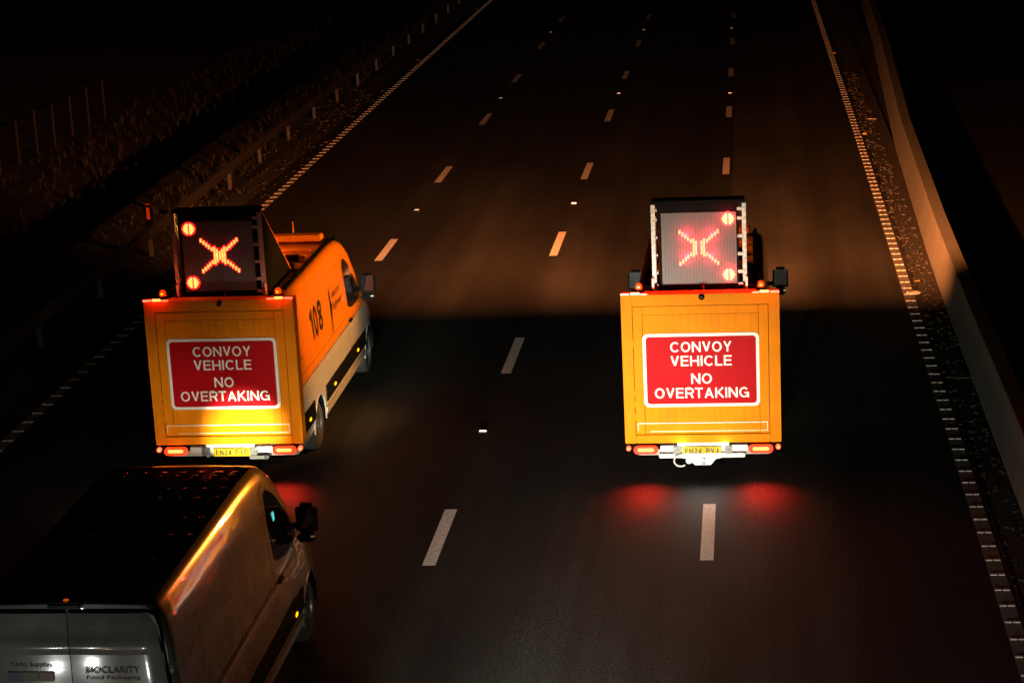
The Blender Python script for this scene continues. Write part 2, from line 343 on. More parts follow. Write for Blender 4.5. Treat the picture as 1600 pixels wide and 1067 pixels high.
def edge_x(y, left):
    pts = [(-30, -.10), (5, -.15), (13, -.2), (24, -.26), (48, -.38), (73, -.46), (400, -.5)] if left else [(-30, 14.42), (5, 14.45), (33, 14.42), (55, 14.35), (80, 14.3), (400, 14.3)]
    for (a, xa), (b, xb) in zip(pts, pts[1:]):
        if y <= b: return xa+(xb-xa)*(y-a)/(b-a)
for left in (True, False):
    b = MB(); ys = [-28+2*i for i in range(90)]
    for y0, y1 in zip(ys, ys[1:]):
        xa, xb = edge_x(y0, left), edge_x(y1, left)
        b.poly([(xa-.10, y0, .004), (xa+.10, y0, .004), (xb+.10, y1, .004), (xb-.10, y1, .004)])
    o = b.build('edge_line', M_edge); tag(o, kind='structure')
    for p in o.data.polygons:
        if p.normal.z < 0: p.flip()
    b = MB(); y = -8.0
    while y < 95:
        x = edge_x(y, left)
        for s_ in (-1, 1): b.box((x+s_*.048, y, .0095), (.082, .045, .011), bev=.003 if y < 25 else 0)
        y += .5
    tag(b.build('edge_line_ribs', M_rib), kind='structure')

def tar(pts, wd):
    b = bmesh.new(); pr = None
    for i, (x, y) in enumerate(pts):
        k = wd*random.uniform(.6, 1.3)/2; cur = [b.verts.new((x-k, y, .0025)), b.verts.new((x+k, y, .0025))]
        if pr: b.faces.new((pr[0], pr[1], cur[1], cur[0]))
        pr = cur
    me = bpy.data.meshes.new('tar_seam'); b.to_mesh(me); b.free(); tag(link_mesh('tar_seam', me, M_tar), kind='structure')
M_tar = mat('tar', (.009, .009, .009), .9, spec=.05)
tar([(11.035+.012*math.sin(y*.7), y) for y in range(4, 90)], .02)

def road_stud(x, y, lens, label, group):
    r = empty('road_stud', (x, y, 0)); tag(r, label, 'road stud', group)
    b = MB(); b.box((0, .02, .006), (.15, .16, .012), bev=.003); b.box((0, .03, .014), (.11, .10, .012), bev=.004); b.build('casting', M_iron, r)
    b = MB(); b.poly([(-.052, -.030, .004), (.052, -.030, .004), (.05, -.024, .032), (-.05, -.024, .032)], thick=(0, .012, 0)); b.build('lens', lens, r)
studs = [(7.37, 5.67, 'white road stud below the lane dash nearest the left convoy van'), (7.36, 23.7, 'white road stud just left of the right van\'s roof display, on the middle line'),
    (7.38, 41.7, 'white road stud on the middle lane line, third up from the bottom'), (7.36, 59.3, 'white road stud on the middle lane line near the top of the photo'),
    (3.65, 23.4, 'white road stud above the mirror of the left convoy van'), (3.62, 41.5, 'white road stud on the left lane line between two dim dashes'), (3.61, 59.6, 'white road stud on the left lane line near the top of the photo'),
    (10.91, 41, 'white road stud on the right lane line, the nearer of its two'), (10.84, 58.8, 'white road stud on the right lane line near the top of the photo')]
for x, y, l in studs: road_stud(x, y, M_lensW, l, 'white studs between the lane dashes')
for x, y, l in ((-.56, 33.8, 'red road stud beside the left edge line, nearest of the three'), (-.67, 52.1, 'red road stud beside the left edge line, middle of the three'), (-.66, 69.9, 'red road stud beside the left edge line, farthest up the road')):
    road_stud(x, y, M_lensR, l, 'red studs along the left edge line')
for x, y, l in ((14.68, -2.6, 'amber road stud at the bottom right corner of the photo'), (14.68, 15.05, 'amber road stud beside the light patch on the right edge line'), (14.61, 32.5, 'bright amber road stud between right edge line and concrete barrier'), (14.5, 50, 'amber road stud on the dim far part of the right edge line'), (14.36, 66, 'farthest amber road stud at the top of the right edge line')):
    road_stud(x, y, M_lensA, l, 'amber studs along the right edge line')

# concrete central barrier, following the gentle bend
prof = [(0, -.02), (0, .09), (.035, .14), (.09, .40), (.12, .72), (.14, .75), (.38, .75), (.40, .72), (.43, .40), (.485, .14), (.52, .09), (.52, -.02)]
b = bmesh.new(); prev = None
def bar_x(y):
    pts = [(-120, 14.98), (10, 15.02), (17, 15.06), (30, 15.28), (50, 15.9), (80, 16.6), (400, 24)]
    for (a, xa), (c, xb) in zip(pts, pts[1:]):
        if y <= c: return xa+(xb-xa)*(y-a)/(c-a)
ys = [-60+3*i for i in range(120)]
for y in ys:
    ring = [b.verts.new((bar_x(y)+px, y, pz)) for px, pz in prof]
    if prev:
        for i in range(len(prof)-1): b.faces.new((prev[i], prev[i+1], ring[i+1], ring[i]))
    prev = ring
bmesh.ops.recalc_face_normals(b, faces=b.faces); me = bpy.data.meshes.new('concrete_barrier'); b.to_mesh(me); b.free()
cb_ = link_mesh('concrete_barrier', me, M_concrete, smooth=True, angle=25); tag(cb_, 'long pale concrete barrier running up the right side of the carriageway', 'barrier')

# drain covers / pale rubbish patches on the right verge
def litter(x, y, w_, d_, label, material=M_lett):
    b = MB(); 
    pts = [(math.cos(a)*w_/2*random.uniform(.7, 1), math.sin(a)*d_/2*random.uniform(.6, 1)) for a in [k*math.pi/5 for k in range(10)]]
    b.poly([(px, py, random.uniform(.0, .02)) for px, py in pts], thick=(0, 0, .012))
    o = b.build('litter', material, smooth=True); o.location = (x, y, .012); tag(o, label, 'litter'); return o
litter(14.52, 14.05, .34, .22, 'pale scrap lying on the right edge line below the roof-display height')
litter(14.95, 35.0, .36, .3, 'pale scrap against the foot of the concrete barrier, upper right')
litter(14.85, 8.2, .5, .1, 'flat pale strip of debris between edge line and barrier at mid height', M_stone)

# debris: streaks of gravel and dead leaves on both verges (stuff)
b = MB()
for i in range(1700):
    side = random.random() < .5
    y = random.uniform(-6, 45)
    x = random.uniform(-1.5, -.45) if side else random.uniform(14.58, 15.0)
    if side and random.random() < .45: x = random.uniform(-2.6, -1.3)
    s_ = random.uniform(.006, .022)*(1+y/50)
    b.box((x, y, s_*.3), (s_*random.uniform(1, 3.5), s_, s_*.7), rz=random.uniform(0, 3), rx=random.uniform(-.4, .4))
tag(b.build('verge_debris', M_stone), 'gravel, leaves and grit scattered on both verges', 'debris', kind='stuff')
# grass tufts on the left verge and bank
b = bmesh.new()
for i in range(2600):
    y = random.uniform(4, 75); x = -1.75-random.random()**1.6*7
    h_ = random.uniform(.08, .3)*(1 if x < -2 else .6); base = Vector((x, y, -.06))
    for k in range(6):
        a = random.uniform(0, 6.28); l = Vector((math.cos(a), math.sin(a), 0)); q = Vector((-l.y, l.x, 0))*.010
        p0 = base+l*random.uniform(0, .06); tip = p0+l*random.uniform(.02, .14)+Vector((0, 0, h_))
        b.faces.new([b.verts.new(p0-q), b.verts.new(p0+q), b.verts.new(tip)])
me = bpy.data.meshes.new('grass'); b.to_mesh(me); b.free(); tag(link_mesh('grass', me, M_blade), 'rough dry grass along the left verge', 'grass', kind='stuff')

# steel safety barrier on the left
sb = empty('safety_barrier', (-1.57, 0, 0)); tag(sb, 'steel safety barrier on short pale posts along the left verge', 'barrier')
def bx(y): return 0 if y < 19 else -.24*min(1, (y-19)/12)
b = bmesh.new(); prof = [(.055, .40), (.085, .43), (.085, .47), (.03, .52), (.03, .56), (.085, .61), (.085, .65), (.055, .68), (.045, .68), (.045, .40)]; prev = None
for i in range(60):
    y = -6+i*2; ring = [b.verts.new((px+bx(y), y, pz)) for px, pz in prof]
    if prev:
        for k in range(len(prof)): b.faces.new((prev[k], prev[(k+1) % len(prof)], ring[(k+1) % len(prof)], ring[k]))
    prev = ring
bmesh.ops.recalc_face_normals(b, faces=b.faces); me = bpy.data.meshes.new('beam'); b.to_mesh(me); b.free(); link_mesh('beam', me, M_galv, sb, smooth=True, angle=50)
M_post = mat('pale_post', (.07, .07, .065), .7, noise=.4, nscale=10)
for i in range(22):
    y = 7.6+3.8*i+(.4 if i > 4 else 0)
    b = MB(); b.span((-.05+bx(y), y-.045, -.1), (.04+bx(y), y+.045, .62), bev=.008); b.build('post', M_post, sb)
# marker post with orange reflector
mp_ = empty('marker_post', (-1.60, 19.05, 0)); tag(mp_, 'slim dark marker post with a bright orange reflector behind the left barrier', 'marker post')
MB().span((-.055, .05, 0), (.055, .075, 1.18), bev=.01).build('post', M_plastic, mp_)
MB().span((-.035, .043, .80), (.035, .049, 1.06)).build('reflector', M_reflO, mp_)
MB().span((-.05, .043, 1.12), (.05, .049, 1.145)).build('white_band', M_reflO, mp_)
# post and wire boundary fence far left
fe = empty('wire_fence', (-9, 31.9, 0)); tag(fe, 'faint thin timber posts with wire in the dark at far left', 'fence')
for i, (y, h_) in enumerate(((0, 1.2), (1.6, 1.25), (3.2, 1.2), (4.9, 1.15), (6.6, 1.2), (-1.6, 1.2), (-3.2, 1.2), (8.3, 1.2))):
    MB().cyl((0, y, h_/2-.3), .035, h_+.6, seg=10).build('post', M_wood, fe)
b = MB()
for z in (.35, .7, 1.05): b.bar((0, -3.2, z), (0, 8.3, z-.03), .006, 6)
b.build('wire', M_galv, fe)

# ---------------------------------------------------------------- van body
class Body:
    """shape of a large panel van: side surface, roof line, stations"""
    def __init__(s, zr, cab, L, wb=1.0, wt=.88, zb=.36, rear0=0.):
        s.zr, s.cab, s.L, s.wb, s.wt, s.zb, s.rear0 = zr, cab, L, wb, wt, zb, rear0; s.ex = 1.35; s.rc = .15; s.rf = .85
        c = cab
        s.prof = [(rear0, zr-.035), (rear0+.04, zr-.008), (rear0+.12, zr), (c-.6, zr+.0), (c, zr-.03), (c+.25, zr-.10), (c+.5, zr-.25), (c+.8, zr-.55), (c+1.15, zr-.95), (c+1.38, 1.50), (c+1.5, 1.38), (c+1.9, 1.24), (c+2.25, 1.08), (c+2.42, .92), (c+2.5, .72), (c+2.52, .5)]
    def top(s, y):
        p = s.prof
        if y <= p[0][0]: return p[0][1]
        for (a, za), (b, zb_) in zip(p, p[1:]):
            if y <= b: t = (y-a)/(b-a); return za+(zb_-za)*t
        return p[-1][1]
    def plan(s, y):
        k = 1.0
        f = y-(s.cab+1.2)
        if f > 0: k -= .17*(f/1.32)**2.0
        r = y-s.rear0
        if r < .1: k -= .055*(1-r/.1)**2
        return k
    def hw(s, y, z):
        zz = max(0, z-1.26)/(s.zr-1.26)
        w_ = s.wb-(s.wb-s.wt)*zz**s.ex
        if z < 1.26: w_ += .022*math.sin(max(0, min(1, (z-.35)/.91))*math.pi)-.008
        if 1.20 < z < 1.29: w_ -= .012
        if z < .5: w_ -= (.5-z)*.25
        return w_*s.plan(y)
    def sx(s, y, z):
        """side surface including the rounded cant rail"""
        zt = s.top(y); rc = s.rc if y < s.cab else s.rc+(min(.1, (y-s.cab)*.1) if s.rc < .2 else 0)
        zt0 = max(zt-rc, s.zb+.05)
        if z <= zt0: return s.hw(y, z)
        q = min(1, (z-zt0)/rc); return s.hw(y, zt0)-rc*s.rf*(1-math.sqrt(max(0, 1-q*q)))
    def section(s, y):
        zt = s.top(y); rc = s.rc if y < s.cab else s.rc+(min(.1, (y-s.cab)*.1) if s.rc < .2 else 0)
        zt0 = max(zt-rc, s.zb+.05); side = []
        lv = [s.zb, .45, .55, .7, .85, 1.0, 1.12, 1.20, 1.245, 1.29, 1.35]
        zs = [min(z, zt0) for z in lv]
        hi = max(zt0, 1.36)
        n = 7
        for k in range(1, n+1): zs.append(min(zt0, 1.35+(hi-1.35)*k/n))
        for i, z in enumerate(zs): side.append((s.hw(y, z)-1e-4*i, z+1e-4*i))
        w0 = s.hw(y, zt0)
        for k in range(1, 10):
            a = k/9*math.pi/2; side.append((w0-rc*s.rf*(1-math.cos(a)), zt0+rc*math.sin(a)))
        xe = side[-1][0]
        for f in (.75, .5, .25): side.append((xe*f, zt+.012*(1-f*f)))
        return side
    def build(s, name, material, parent, arches):
        b = bmesh.new(); rings = []
        ys = [s.rear0, s.rear0+.015, s.rear0+.04, s.rear0+.07, s.rear0+.12]
        y = s.rear0+.4
        while y < s.cab-.2: ys.append(y); y += .35
        ys += [p[0] for p in s.prof if p[0] > s.cab-.3]
        ys = sorted(set(round(v, 4) for v in ys)); yy = []
        for a, c in zip(ys, ys[1:]): yy += [a, (a+c)/2] if a > s.cab-.3 else [a]
        yy.append(ys[-1])
        for y in yy:
            sec = s.section(y); pts = [(x, z) for x, z in sec]+[(0, s.top(y)+.013)]+[(-x, z) for x, z in reversed(sec)]
            rings.append([b.verts.new((x, y, z)) for x, z in pts])
        n = len(rings[0])
        for r0, r1 in zip(rings, rings[1:]):
            for i in range(n-1): b.faces.new((r0[i], r1[i], r1[i+1], r0[i+1]))
            b.faces.new((r0[n-1], r1[n-1], r1[0], r0[0]))
        b.faces.new(rings[0]); b.faces.new(list(reversed(rings[-1])))
        bmesh.ops.recalc_face_normals(b, faces=b.faces)
        me = bpy.data.meshes.new(name); b.to_mesh(me); b.free()
        o = link_mesh(name, me, None, parent)
        tools = []
        for ya in arches:
            for sx_ in (-1, 1):
                c = MB().cyl((sx_*(s.wb+.02), ya, .40), .435, .62, 'X', 36).build('cutter', None, parent); tools.append(c)
        for c in tools:
            md = o.modifiers.new('cut', 'BOOLEAN'); md.object = c; md.operation = 'DIFFERENCE'; md.solver = 'EXACT'
        bpy.context.view_layer.update()
        me2 = bpy.data.meshes.new_from_object(o.evaluated_get(bpy.context.evaluated_depsgraph_get()))
        o.modifiers.clear(); o.data = me2
        for c in tools: bpy.data.objects.remove(c)
        me2.materials.clear(); me2.materials.append(material)
        me2.polygons.foreach_set('use_smooth', [True]*len(me2.polygons)); me2.set_sharp_from_angle(angle=R(32))
        return o
    def side_strip(s, name, pts_top, pts_bot, side, off, material, parent, thick=.0, nz=4):
        """panel following the side between two (y,z) polylines of equal length"""
        b = bmesh.new(); cols = []
        for (y0, z0), (y1, z1) in zip(pts_top, pts_bot):
            cols.append([b.verts.new((side*(s.sx(y0+(y1-y0)*t, z0+(z1-z0)*t)+off), y0+(y1-y0)*t, z0+(z1-z0)*t)) for t in [k/nz for k in range(nz+1)]])
        fs = []
        for a, c in zip(cols, cols[1:]):
            for k in range(nz): fs.append(b.faces.new((a[k], a[k+1], c[k+1], c[k])))
        if thick:
            r = bmesh.ops.extrude_face_region(b, geom=fs)
            for v in r['geom']:
                if isinstance(v, bmesh.types.BMVert): v.co.x += side*thick
        bmesh.ops.recalc_face_normals(b, faces=b.faces)
        me = bpy.data.meshes.new(name); b.to_mesh(me); b.free()
        if not thick and len(me.polygons) and me.polygons[0].normal.x*side < 0: me.flip_normals()
        return link_mesh(name, me, material, parent, True, 40)
    def seam(s, name, path, side, parent, wd=.009, material=None):
        b = bmesh.new(); path = densify(path)
        P = [Vector((side*(s.sx(y, z)+.0025), y, z)) for y, z in path]
        for p, q in zip(P, P[1:]):
            d = (q-p).normalized(); nrm = d.cross(Vector((side, 0, 0))).normalized()*wd/2
            b.faces.new([b.verts.new(v) for v in (p-nrm, p+nrm, q+nrm, q-nrm)])
        me = bpy.data.meshes.new(name); b.to_mesh(me); b.free(); return link_mesh(name, me, material or M_plastic, parent)
    def side_text(s, txt, y, z, height, width, side, material, parent, name='lettering', bold=0):
        me = text_mesh(txt, .3, width, bold, height)
        for v in me.vertices:
            yy, zz = y+side*v.co.x, z+v.co.y
            v.co = Vector((side*(s.hw(yy, zz)+.004+abs(v.co.z)), yy, zz))
        return me
def densify(path, step=.12):
    out = []
    for a, c in zip(path, path[1:]):
        n = max(1, int(math.dist(a, c)/step))
        out += [(a[0]+(c[0]-a[0])*k/n, a[1]+(c[1]-a[1])*k/n) for k in range(n)]
    return out+[path[-1]]

def wheel(parent, x, y, side, r=.36):
    b = bmesh.new(); prof = [(-.115, r-.12), (-.125, r-.05), (-.105, r-.012), (-.06, r), (.06, r), (.105, r-.012), (.125, r-.05), (.115, r-.12), (.07, r-.14), (-.07, r-.14)]
    n = 40; rings = [[b.verts.new((px, pr*math.cos(2*math.pi*k/n), pr*math.sin(2*math.pi*k/n))) for px, pr in prof] for k in range(n)]
    for k in range(n):
        a, c = rings[k], rings[(k+1) % n]
        for i in range(len(prof)): b.faces.new((a[i], a[(i+1) % len(prof)], c[(i+1) % len(prof)], c[i]))
    for k in range(n*2):   # tread blocks
        a = 2*math.pi*k/(n*2); M = Matrix.Rotation(a, 4, 'X')
        for px in (-.06, 0, .06):
            g = bmesh.ops.create_cube(b, size=1)
            for v in g['verts']: v.co = M @ Vector((v.co.x*.045+px, v.co.y*.016, v.co.z*.012+r))
    bmesh.ops.recalc_face_normals(b, faces=b.faces); me = bpy.data.meshes.new('wheel'); b.to_mesh(me); b.free()
    wv = link_mesh('wheel', me, M_tread, parent, True, 30); wv.location = (x, y, r+.004)
    b = MB(); s = side
    b.cyl((s*.02, 0, 0), r-.125, .14, 'X', 32); b.cyl((s*.085, 0, 0), .085, .05, 'X', 20); b.cyl((s*.12, 0, 0), .04, .03, 'X', 14)
    for k in range(6):
        a = k*math.pi/3; b.cyl((s*.115, .062*math.cos(a), .062*math.sin(a)), .012, .02, 'X', 8)
    rim = b.build('rim', M_steel, wv, True)
    b = MB()
    for k in range(10):
        a = k*math.pi/5; b.cyl((s*.0915, .16*math.cos(a), .16*math.sin(a)), .026, .004, 'X', 12)
    b.build('rim_hole', M_plastic, wv)
    # rim lip ring
    b = bmesh.new(); prof = [(s*.10, r-.115), (s*.118, r-.118), (s*.118, r-.135), (s*.092, r-.145)]
    rings = [[b.verts.new((px, pr*math.cos(2*math.pi*k/n), pr*math.sin(2*math.pi*k/n))) for px, pr in prof] for k in range(n)]
    for k in range(n):
        for i in range(3): b.faces.new((rings[k][i], rings[k][i+1], rings[(k+1) % n][i+1], rings[(k+1) % n][i]))
    bmesh.ops.recalc_face_normals(b, faces=b.faces); me = bpy.data.meshes.new('rim_lip'); b.to_mesh(me); b.free(); link_mesh('rim_lip', me, M_steel, wv, True)
    return wv

def cab_parts(B, root, fa, mould_z=(.60, .84), front=True):
    c = B.cab
    for sd in (1, -1):
        # door glass
        ysr = c-.12
        top = [(ysr+.00, 2.20), (ysr+.04, 2.30), (ysr+.16, 2.32), (ysr+.42, 2.18), (ysr+.75, 1.88), (ysr+1.02, 1.62)]
        bot = [(ysr+.00, 1.98), (ysr+.04, 1.56), (ysr+.16, 1.50), (ysr+.42, 1.46), (ysr+.75, 1.45), (ysr+1.02, 1.46)]
        B.side_strip('door_window', top, bot, sd, .006, M_glass, root, nz=8)
        # door seam
        B.seam('door_seam', [(ysr-.10, .92), (ysr-.12, 1.3), (ysr-.14, 2.0), (ysr-.08, 2.36), (ysr+.15, 2.42)], sd, root)
        B.seam('door_seam', [(ysr-.10, .92), (ysr-.02, .86), (ysr+.7, .86), (ysr+.95, 1.15), (ysr+1.0, 1.42)], sd, root)
        h = MB(); h.box((sd*(B.hw(ysr, 1.30)+.02), ysr+.10, 1.30), (.035, .20, .05), bev=.012); h.build('door_handle', M_plastic, root, True)
        # mirror: arm and tall two-glass housing
        mx = sd*(B.hw(ysr, 1.6)+.02)
        m_ = MB(); m_.box((sd*(1.0+.17), ysr+1.00, 1.68), (.25, .16, .38), bev=.055); m_.box((sd*(1.0+.15), ysr+1.0, 1.46), (.22, .13, .09), bev=.03)
        m_.bar((mx*.97, ysr+.98, 1.60), (sd*1.14, ysr+1.0, 1.62), .035); mo = m_.build('wing_mirror', M_plastic, root, True)
        g_ = MB(); g_.box((sd*1.17, ysr+.916, 1.72), (.20, .006, .26), bev=.002); g_.build('mirror_glass', M_glass, mo)
        if sd > 0: MB().box((1.24, ysr+.912, 1.50), (.05, .02, .02), bev=.005).build('indicator', M_lett, mo)
    # windscreen
    b = bmesh.new(); rows_ = []
    for k in range(9):
        y = c+.42+(.86)*k/8; z = B.top(y)+.018; hwid = B.hw(y, B.top(y)-.25)*.86
        rows_.append([b.verts.new((hwid*t, y, z-.05*t*t*t*t)) for t in (-1, -.75, -.4, 0, .4, .75, 1)])
    for a, d in zip(rows_, rows_[1:]):
        for i in range(6): b.faces.new((a[i], a[i+1], d[i+1], d[i]))
    me = bpy.data.meshes.new('windscreen'); b.to_mesh(me); b.free(); link_mesh('windscreen', me, M_glass, root, True)
    # nose: grille, bumper, headlamps
    L_ = B.cab+2.52
    MB().span((-.8, L_-.06, .30), (.8, L_+.10, .60), bev=.04).build('front_bumper', M_plastic, root, True)
    MB().span((-.42, L_-.02, .66), (.42, L_+.02, .92), bev=.02).build('grille', M_plastic, root)
    for sd in (-1, 1): MB().box((sd*.66, L_-.10, .84), (.24, .2, .17), rz=-sd*.4, bev=.05).build('headlight', M_glass, root, True)

def road_kit(B, root, ra, fa, box_rear):
    """mouldings, sills, wheel-arch lips, wheels"""
    for sd in (1, -1):
        B.side_strip('side_moulding', [(ra+.47+(fa-ra-.94)*k/12, .845) for k in range(13)], [(ra+.47+(fa-ra-.94)*k/12, .60) for k in range(13)], sd, .001, M_plastic, root, .022)
        B.side_strip('side_moulding', [(box_rear+(ra-.45-box_rear)*k/5, .88) for k in range(6)], [(box_rear+(ra-.45-box_rear)*k/5, .60) for k in range(6)], sd, .001, M_plastic, root, .022)
        B.side_strip('sill', [(ra+.47+(fa-ra-.94)*k/12, .50) for k in range(13)], [(ra+.47+(fa-ra-.94)*k/12, .36) for k in range(13)], sd, .001, B.sillmat, root, .03)
        for ya in (ra, fa):   # flared lips
            b = bmesh.new(); prev = None
            for k in range(25):
                a = R(-8+196*k/24); ring = []
                for rr, oo in ((.434, -.02), (.434, .003), (.442, .006), (.450, .003), (.456, -.004)):
                    yy, zz = ya+rr*math.cos(a), .40+rr*math.sin(a)*1.0
                    ring.append(b.verts.new((sd*(B.hw(yy, max(zz, .5))+oo), yy, zz)))
                if prev:
                    for i in range(4): b.faces.new((prev[i], prev[i+1], ring[i+1], ring[i]))
                prev = ring
            bmesh.ops.recalc_face_normals(b, faces=b.faces); me = bpy.data.meshes.new('wheel_arch'); b.to_mesh(me); b.free(); link_mesh('wheel_arch', me, B.archmat, root, True)
            b = bmesh.new(); pr = None   # dark liner inside the arch
            for k in range(21):
                a = R(-12+204*k/20); cur = [b.verts.new((sd*xx, ya+rr*math.cos(a), .40+rr*math.sin(a))) for xx, rr in ((B.wb-.012, .431), (.735, .431), (.73, .05))]
                if pr:
                    for i in range(2): b.faces.new((pr[i], pr[i+1], cur[i+1], cur[i]))
                pr = cur
            me = bpy.data.meshes.new('wheel_liner'); b.to_mesh(me); b.free(); link_mesh('wheel_liner', me, M_plastic, root)
            wheel(root, sd*(B.wb-.155), ya, sd)
    # mud flaps
    for sd in (-1, 1): MB().span((sd*.98, ra-.50, .16), (sd*.72, ra-.48, .50)).build('mud_flap', M_rubber, root)

# ---------------------------------------------------------------- convoy van
def led_cross(parent, cx, cz, y, mirror):
    """strokes of vertical LED bars, dot by dot"""
    b = MB(); pitch = .0185; gb = MB()
    cols = [i*.037 for i in range(-7, 8)]
    for i, u in enumerate(cols):
        if i % 3 == (1 if mirror else 2) and abs(u) > .1: lo = .024
        else: lo = .032
        for sgn in (-1, 1):
            zc = sgn*abs(u)*.86
            if abs(u) < .03 and not mirror: continue
            hh = lo+(.04 if abs(u) < .08 else 0)
            if abs(u) > .24: hh = .022
            n = int(hh/pitch)
            gb.span((cx+u-.0205, y-.002, cz+zc-hh-.010), (cx+u+.0205, y+.0005*(1+i%2)+.001*(sgn>0), cz+zc+hh+.010))  # glowing strip paints the halo behind each bar
            for k in range(-n, n+1):
                for dx in ((-.008, .008) if (i % 3) else (-.010, .004)):
                    b.box((cx+u+dx, y-.008, cz+zc+k*pitch), (.0105, .012, .012))
    o = b.build('red_cross', M_led if mirror else M_led2, parent); gb.build('red_cross_halo', M_ledglow, parent); return o
def led_disc(parent, cx, cz, y, mt):
    b = MB(); r = .082
    for i in range(-5, 6):
        if i == 0: continue
        u = i*.0165; h = math.sqrt(max(0, r*r-u*u)); n = int(h/.0175)
        for k in range(-n, n+1): b.box((cx+u, y-.008, cz+k*.0175), (.013, .012, .0135))
    MB().cyl((cx, y, cz), r+.02, .005, 'Y', 28).build('red_lamp_halo', M_ledglow, parent)  # glowing disc paints the halo round the lamp
    return b.build('red_warning_lamp', mt, parent)

def convoy_van(loc, rz, plate, label, lamps_left, number, tow):
    root = empty('convoy_van', loc, rz); tag(root, label, 'van', 'orange convoy vans with roof signs')
    B = Body(2.66, 4.45, 6.97, wb=1.0, wt=.90, rear0=.22); B.sillmat = M_silver_sill; B.archmat = M_white_low
    ra, fa = 1.68, 5.99
    B.build('body', M_van, root, (ra, fa)); road_kit(B, root, ra, fa, .26); cab_parts(B, root, fa)
    # ---- boxed rear frame around the doors
    W, z0, z1 = 1.085, .60, 2.735
    b = MB(); b.span((-W, 0, z0), (-W+.15, .24, z1), bev=.008); b.span((W-.15, 0, z0), (W, .24, z1), bev=.008)
    b.span((-W+.152, .0, z1-.16), (W-.152, .24, z1), bev=.008); b.span((-W+.152, 0, z0), (W-.152, .24, z0+.12), bev=.008)
    b.build('rear_frame', M_orange, root, True)
    MB().span((-W+.1, .245, z0+.05), (W-.1, .30, z1-.06)).build('rear_frame_backing', M_plastic, root)
    # door inside it, of vertical boards, with raised outer rails
    xi, zlo, zhi = W-.155, z0+.125, z1-.165
    d = MB(); d.span((-xi+.004, .012, zlo+.004), (-xi+.13, .05, zhi-.004), bev=.004); d.span((xi-.13, .012, zlo+.004), (xi-.004, .05, zhi-.004), bev=.004)
    d.span((-xi+.134, .012, zhi-.12), (xi-.134, .05, zhi-.004), bev=.004)
    n = 15; x0 = -xi+.136; wd = (2*xi-.272)/n
    for k in range(n): d.span((x0+k*wd+.0008, .020, zlo+.165), (x0+(k+1)*wd-.0008, .05, zhi-.125), bev=.003)
    dr = d.build('rear_door', M_orange, root, True)
    MB().span((-xi+.0, .052, zlo), (xi, .06, zhi)).build('door_gap', M_plastic, root)
    e = MB(); e.span((-xi+.135, .008, zlo+.008), (xi-.135, .05, zlo+.160), bev=.006); e.build('door_kick_panel', M_orange, dr, True)
    e = MB(); e.span((-xi+.03, -.004, zlo+.163), (xi-.03, .010, zlo+.173), bev=.002); e.build('door_glint_strip', M_glint, dr)  # pale strip paints the headlight glint along the door ledge
    e = MB(); e.span((-xi+.2, .0, zlo+.045), (xi-.03, .0075, zlo+.052)); e.build('door_glint_strip', M_glint, dr)
    for sd in (-1, 1): MB().span((sd*(xi-.03), -.004, zlo+.06), (sd*(xi-.037), .010, zlo+.162)).build('door_glint_strip', M_glint, dr)
    for z in (.95, 1.13, 1.28, 2.0): MB().span((-W+.142, -.012, z), (-W+.165, .0, z+.10), bev=.003).build('hinge', M_orange, root)
    MB().span((-W+.09, -.006, 1.95), (-W+.105, -.0005, 2.30), bev=.002).build('grab_strip', M_orange, root)
    # warning plate
    pl = MB(); cxp, czp, pw, ph = 0.0, 1.655, 1.60, 1.05
    if not tow: cxp = -.0
    pl.poly([(cxp+x, -.002, czp+z) for x, z in rounded_rect(pw, ph, .07)], thick=(0, .013, 0)); sp_ = pl.build('warning_sign', M_lett, root)
    pl = MB(); pl.poly([(cxp+x, -.006, czp+z) for x, z in rounded_rect(pw-.085, ph-.085, .045)], thick=(0, .003, 0)); pl.build('red_face', M_red, sp_)
    join_me('lettering', [rear_caps('CONVOY', cxp, czp+.335, -.009, .146, .84), rear_caps('VEHICLE', cxp, czp+.135, -.009, .146, .84),
        rear_caps('NO', cxp, czp-.120, -.009, .148, .285), rear_caps('OVERTAKING', cxp, czp-.325, -.009, .148, 1.30)], M_lett, sp_)
    # camera on top edge, small lamps at the top corners
    cm = MB(); cm.sph((0.03, -.04, z1-.03), .045, (1, 1, 1.1)); cm.bar((0.03, .02, z1+.02), (0.03, -.04, z1-.01), .012); cm.build('rear_camera', M_black_paint, root, True)
    for sd in (-1, 1):
        tl = MB(); tl.box((sd*(W-.20), -.004, z1+.022), (.13, .03, .035), bev=.008); t_ = tl.build('top_marker_lamp', M_tailhot, root)
        tl = MB(); tl.box((sd*(W-.06), -.004, z1+.016), (.12, .03, .026), bev=.006); tl.box((sd*(W-.32), -.004, z1+.012), (.1, .03, .018), bev=.005); tl.build('lens', M_redlamp, t_)
    # rear bumper, lamp clusters, plate
    bmp = MB(); bmp.span((-.60, .05, .455), (.62, .14, .545), bev=.01)
    bmp.span((-.36, .04, .5455), (.36, .16, .597), bev=.004); bmp.build('rear_bumper', M_alu2, root, True)
    MB().span((-1.0, .16, .46), (1.0, .24, .60)).build('chassis_beam', M_plastic, root)
    npm = MB(); npm.span((-.27, -.012, .425), (.27, -.002, .545), bev=.003); np_ = npm.build('number_plate', M_plate, root)
    np_.location = (-.02 if tow else .03, 0, .0)
    join_me('lettering', [rear_caps(plate, 0, .485, -.0135, .080, .47, .19, .2)], M_bk, np_)
    for a_, c_ in ((-.42, -.30), (.30, .40)): br = MB(); br.span((a_, .0, .43), (c_, .04, .55), bev=.01); br.cyl(((a_+c_)/2, -.005, .49), .022, .03, 'Y', 12); br.build('plate_bracket', M_steel, root, True)
